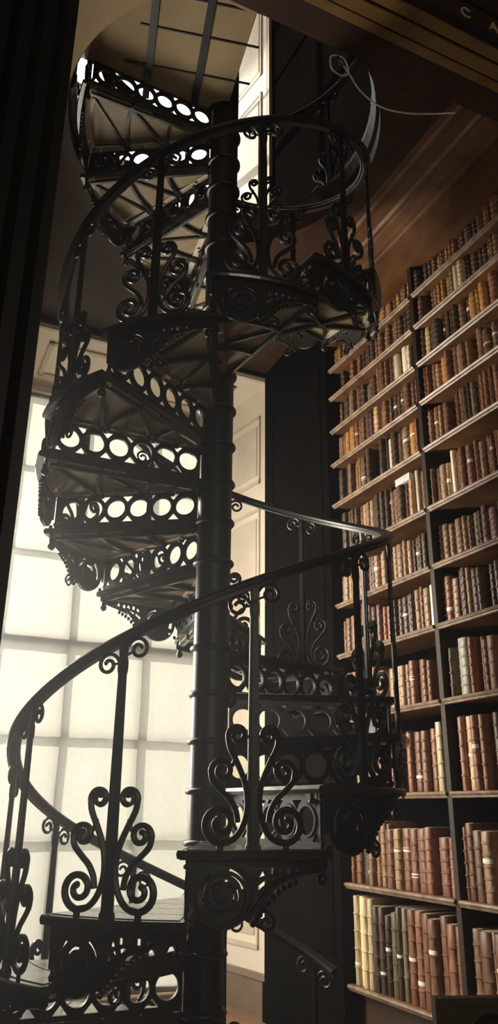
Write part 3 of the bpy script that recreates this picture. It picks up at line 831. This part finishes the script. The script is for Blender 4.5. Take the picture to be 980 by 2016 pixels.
for b in books:
    P = W(b['u'], V0+.04, SZ[b['s']]); Q = W(b['u'], V0+.04, SZ[b['s']]+b['h'])
    x0, y0 = px(P); x1, y1 = px(Q)
    e0 = px(W(b['u']-b['t']/2, V0+.04, SZ[b['s']]))[0]; e1 = px(W(b['u']+b['t']/2, V0+.04, SZ[b['s']]))[0]
    b['area'] = abs(e0-e1)*abs(y0-y1); b['x'] = (x0+x1)/2; b['y'] = (y0+y1)/2
    if min(x0, x1) > 1010 or b['y'] < 330 or max(y0, y1) < 300: continue
    if b['y'] < 700 and b['x'] < 700: b['area'] *= .3
    if b['x'] < 770 and 1350 < b['y'] < 1600: b['area'] *= .1
    if b['x'] < 700: b['area'] *= .5
    vis.append(b)
vis.sort(key=lambda b: -b['area'])
indiv, rest = vis[:296], vis[296:]
BROT = -pi/2
SHN = ['lowest shelf']+[ORD[i]+' shelf up' for i in range(1, 11)]+['topmost shelf']
used = {}
def add_book(b):
    t, h = b['t'], b['h']
    d = min(.24, max(.13, h*.62))
    V, Fc = book_verts(t, h, d, b['bands'] if b['area'] > 150 else 3, min(.016, t*.42) if b['c'] not in ('white',) else .001)
    me = bpy.data.meshes.new('book'); me.from_pydata(V, [], Fc); me.validate()
    size = 'tall' if h > .40 else ('slim' if t < .032 else ('thick' if t > .058 else ''))
    word = {'white': 'boxed volume', 'cream': 'vellum book', 'pale yellow': 'vellum book'}.get(b['c'], 'leather book')
    lb = ' '.join(x for x in (size, b['c'], word) if x)
    if b['lab']: lb += ' with pale spine label'
    side = 'left' if b['bay'] == 'L' else 'right'
    lb += ', %s %s of upright, %s' % (ordn(b['idx']), side, SHN[b['s']])
    p = W(b['u'], V0+.034+b['back'], SZ[b['s']]+.001)
    o = link('book', me, M['lt_'+b['c']], None, p, BROT, smooth=True)
    o.rotation_euler = (0, b['lean'], BROT)
    tag(o, lb, 'book', 'old books on the bookcase shelves')
    pb = bmesh.new(); box(pb, -t*.40, t*.40, .006, d-.006, h-.003, h+.0015)
    link('page_block', pb, M['page'], o)
    if b['lab']:
        lb_ = bmesh.new(); n = 6
        z0 = h*rng.choice((.22, .45, .5, .55, .62)); hh = rng.uniform(.014, .024)
        sp = min(.016, t*.42)+.0016
        rr = [[lb_.verts.new((-(t/2+.0008)*cos(pi*i/n), -sp*sin(pi*i/n)-.0012, z)) for i in range(n+1)] for z in (z0, z0+hh)]
        for i in range(n): lb_.faces.new((rr[0][i], rr[0][i+1], rr[1][i+1], rr[1][i]))
        r2 = [[lb_.verts.new((-(t/2-.002)*cos(pi*i/n), -(sp-.004)*sin(pi*i/n), z)) for i in range(n+1)] for z in (z0, z0+hh)]
        for i in range(n):
            lb_.faces.new((r2[0][i], r2[0][i+1], r2[1][i+1], r2[1][i]))
            for k in (0, 1): lb_.faces.new((rr[k][i], rr[k][i+1], r2[k][i+1], r2[k][i]))
        lo = link('spine_label', lb_, M['label'], o, smooth=True); lo['label'] = 'pale paper label across the spine'
    return o
for b in indiv: add_book(b)
# everything too small to tell apart: one object
bm = bmesh.new()
me = bpy.data.meshes.new('books')
mats = sorted({b['c'] for b in rest}); V, Fc, MI = [], [], []
for b in rest:
    v, f = book_verts(b['t'], b['h'], .16, 3, min(.01, b['t']*.3))
    p = W(b['u'], V0+.034+b['back'], SZ[b['s']]+.001); mt = Matrix.Translation(p) @ Matrix.Rotation(BROT, 4, 'Z')
    o = len(V); V += [tuple(mt @ Vector(q)) for q in v]; Fc += [tuple(i+o for i in q) for q in f]; MI += [mats.index(b['c'])]*len(f)
if V:
    me.from_pydata(V, [], Fc)
    for c in mats: me.materials.append(M['lt_'+c])
    me.polygons.foreach_set('material_index', MI)
    o = link('book_row', me, None, smooth=True)
    tag(o, 'dim small leather books filling the far and upper shelves under the gallery', 'books', 'old books on the upper shelves', 'stuff')
bm.free()
# white box lying on the books of the seventh shelf
bm = bmesh.new(); box(bm, -.075, .075, 0, .12, 0, .045)
zt = max(b['h'] for b in books if b['bay'] == 'L' and b['s'] == 6 and 3.63 < b['u'] < 3.88 and not b['f'])
bx = link('archive_box', bm, M['lt_white'], None, W(3.755, V0+.035, SZ[6]+zt+.001), BROT)
tag(bx, 'white archive box lying flat on top of books near the upright', 'box')
bm = bmesh.new(); box(bm, -.0765, .0765, -.001, .121, .030, .047); link('lid', bm, M['lt_white'], bx)

# ------------------------------------------------------------------ rope, stand
rp = [W(*q) for q in ((2.53, 1.68, ZS-.075), (2.56, 1.76, ZS-.10), (2.60, 1.86, ZS-.14), (2.62, 2.0, ZS-.165), (2.60, 2.15, ZS-.16), (2.565, 2.3, ZS-.13), (2.52, 2.44, ZS-.10))]
bm = bmesh.new(); sweep(bm, crom(rp, 8), circ(.0046, 6))
rope = link('rope', bm, M['rope'], smooth=True)
tag(rope, 'thin pale cord looped from a hook and drooping below the gallery ceiling', 'cord')
bm = bmesh.new()
hk = crom([W(2.53, 1.66, ZS-.055), W(2.53, 1.63, ZS-.09), W(2.55, 1.65, ZS-.14), W(2.57, 1.72, ZS-.13), W(2.56, 1.76, ZS-.10), W(2.53, 1.72, ZS-.06), W(2.53, 1.67, ZS-.05)], 8)
sweep(bm, hk, circ(.0046, 6)); link('loop', bm, M['rope'], rope, smooth=True)
bm = bmesh.new()
sweep(bm, crom([W(2.53, 1.68, ZS-.045), W(2.53, 1.68, ZS-.085), W(2.54, 1.71, ZS-.095), W(2.55, 1.72, ZS-.075)], 6), circ(.006, 6)); link('hook', bm, M['iron'], rope, smooth=True)

stand = empty('wooden_stand', W(2.55, 2.52, 0), PHI+R(18), 'dark brown wooden stand showing only its top edge in the bottom right corner', 'stand')
# ------------------------------------------------------------------ camera, light
cam = bpy.data.cameras.new('camera'); co = bpy.data.objects.new('camera', cam); COL.objects.link(co)
cam.sensor_fit = 'VERTICAL'; cam.sensor_height = 36; cam.lens = F/2016*36
co.matrix_world = Matrix.Translation((0, 0, H)) @ Matrix.Rotation(-PHI, 4, 'Z') @ Matrix.Rotation(pi/2+PT, 4, 'X') @ Matrix.Rotation(RL, 4, 'Z')
SC.camera = co
ST = px  # keep name
zst = 1.06
def hitz(x, y, z):
    x -= 490; y -= 1008
    a = cos(RL)*x+sin(RL)*y; b = -sin(RL)*x+cos(RL)*y
    d = Vector((a/F, cos(PT)+b/F*sin(PT), sin(PT)-b/F*cos(PT)))
    k = (z-H)/d.z; return fromcam(d.x*k, d.y*k, z)
c0 = hitz(856, 1966, zst)
stand.location = (c0.x, c0.y, 0); stand.rotation_euler = (0, 0, -PHI+R(5))
bm = bmesh.new(); box(bm, .015, .60, .006, .034, .42, zst-.022); link('panel', bm, M['box_wood'], stand)
bm = bmesh.new(); box(bm, 0, .615, 0, .04, zst-.022, zst); link('top_rail', bm, M['box_wood'], stand)
for x in (0, .585):
    bm = bmesh.new(); box(bm, x, x+.03, 0, .04, .0, zst-.022); link('post', bm, M['box_wood'], stand)
    bm = bmesh.new(); box(bm, x-.005, x+.035, -.16, .20, 0, .05); link('foot', bm, M['box_wood'], stand)
bm = bmesh.new()
bmesh.ops.create_cone(bm, cap_ends=True, segments=40, radius1=.075, radius2=.06, depth=.02, matrix=Matrix.Translation((.17, -.002, zst-.115)) @ Matrix.Rotation(pi/2, 4, 'X'))
link('roundel', bm, M['black_wood'], stand)

wd = bpy.data.worlds.new('daylight'); SC.world = wd; wd.use_nodes = True
bg = wd.node_tree.nodes['Background']; bg.inputs['Color'].default_value = (1, .965, .90, 1); bg.inputs['Strength'].default_value = .0
def area(name, loc, target, sx, sy, power, col, portal=False):
    l = bpy.data.lights.new(name, 'AREA'); l.shape = 'RECTANGLE'; l.size = sx; l.size_y = sy; l.energy = power; l.color = col
    o = bpy.data.objects.new(name, l); COL.objects.link(o); o.location = loc
    o.rotation_euler = (Vector(target)-Vector(loc)).to_track_quat('-Z', 'Y').to_euler()
    if portal: l.cycles.is_portal = True
    return o
pc = W(7.45, 1.715, 6.3); area('sky_light', pc, pc-W(1, 0, 0), 3.2, 13, 760, (1, .965, .90)).visible_camera = True
sl = bpy.data.lights.new('sun', 'SPOT'); sl.energy = 27000; sl.shadow_soft_size = .12; sl.spot_size = R(44); sl.spot_blend = .1; sl.color = (1, .95, .86)
so = bpy.data.objects.new('sun', sl); COL.objects.link(so); sd = W(-.72, .55, -.40).normalized(); so.location = W(6.6, 1.7, 4.6)-sd*14
so.rotation_euler = sd.to_track_quat('-Z', 'Y').to_euler()
area('hall_light', W(-3.0, .3, 3.2), W(3.0, 2.6, 1.6), 1.6, 2.0, 40, (1, .86, .70))
bfill = area('hidden_book_fill', W(5.35, .42, 2.3), W(3.6, 2.9, 1.7), .5, 3.2, 240, (1, .91, .78)); bfill.data.spread = R(168)  # added lamp, unseen behind the left pilaster, to brighten the books
vs = wd.node_tree.nodes.new('ShaderNodeVolumeScatter')  # thin haze added to stand in for lens glare round the bright window
vs.inputs['Density'].default_value = .013; vs.inputs['Anisotropy'].default_value = .72; vs.inputs['Color'].default_value = (.93, .97, 1, 1)
wn = wd.node_tree
ge = wn.nodes.new('ShaderNodeNewGeometry'); sx = wn.nodes.new('ShaderNodeSeparateXYZ'); mr = wn.nodes.new('ShaderNodeMapRange')
wn.links.new(ge.outputs['Position'], sx.inputs[0]); wn.links.new(sx.outputs['Z'], mr.inputs['Value'])
mr.inputs['From Min'].default_value = 1.6; mr.inputs['From Max'].default_value = 4.3; mr.inputs['To Min'].default_value = .016; mr.inputs['To Max'].default_value = .0
wn.links.new(mr.outputs[0], vs.inputs['Density'])
wd.cycles.volume_step_size = 4.0
SC.cycles.volume_max_steps = 24
wd.node_tree.links.new(vs.outputs[0], wd.node_tree.nodes['World Output'].inputs['Volume'])
SC.cycles.volume_bounces = 0
SC.view_settings.view_transform = 'Standard'; SC.view_settings.look = 'None'; SC.view_settings.gamma = 1; SC.view_settings.exposure = 0
SC.view_settings.use_curve_mapping = False
SC.cycles.max_bounces = 6; SC.cycles.diffuse_bounces = 4; SC.cycles.glossy_bounces = 3; SC.cycles.transparent_max_bounces = 8
SC.cycles.use_adaptive_sampling = True; SC.cycles.adaptive_threshold = .035
SC.cycles.use_denoising = True; SC.cycles.sample_clamp_indirect = 6
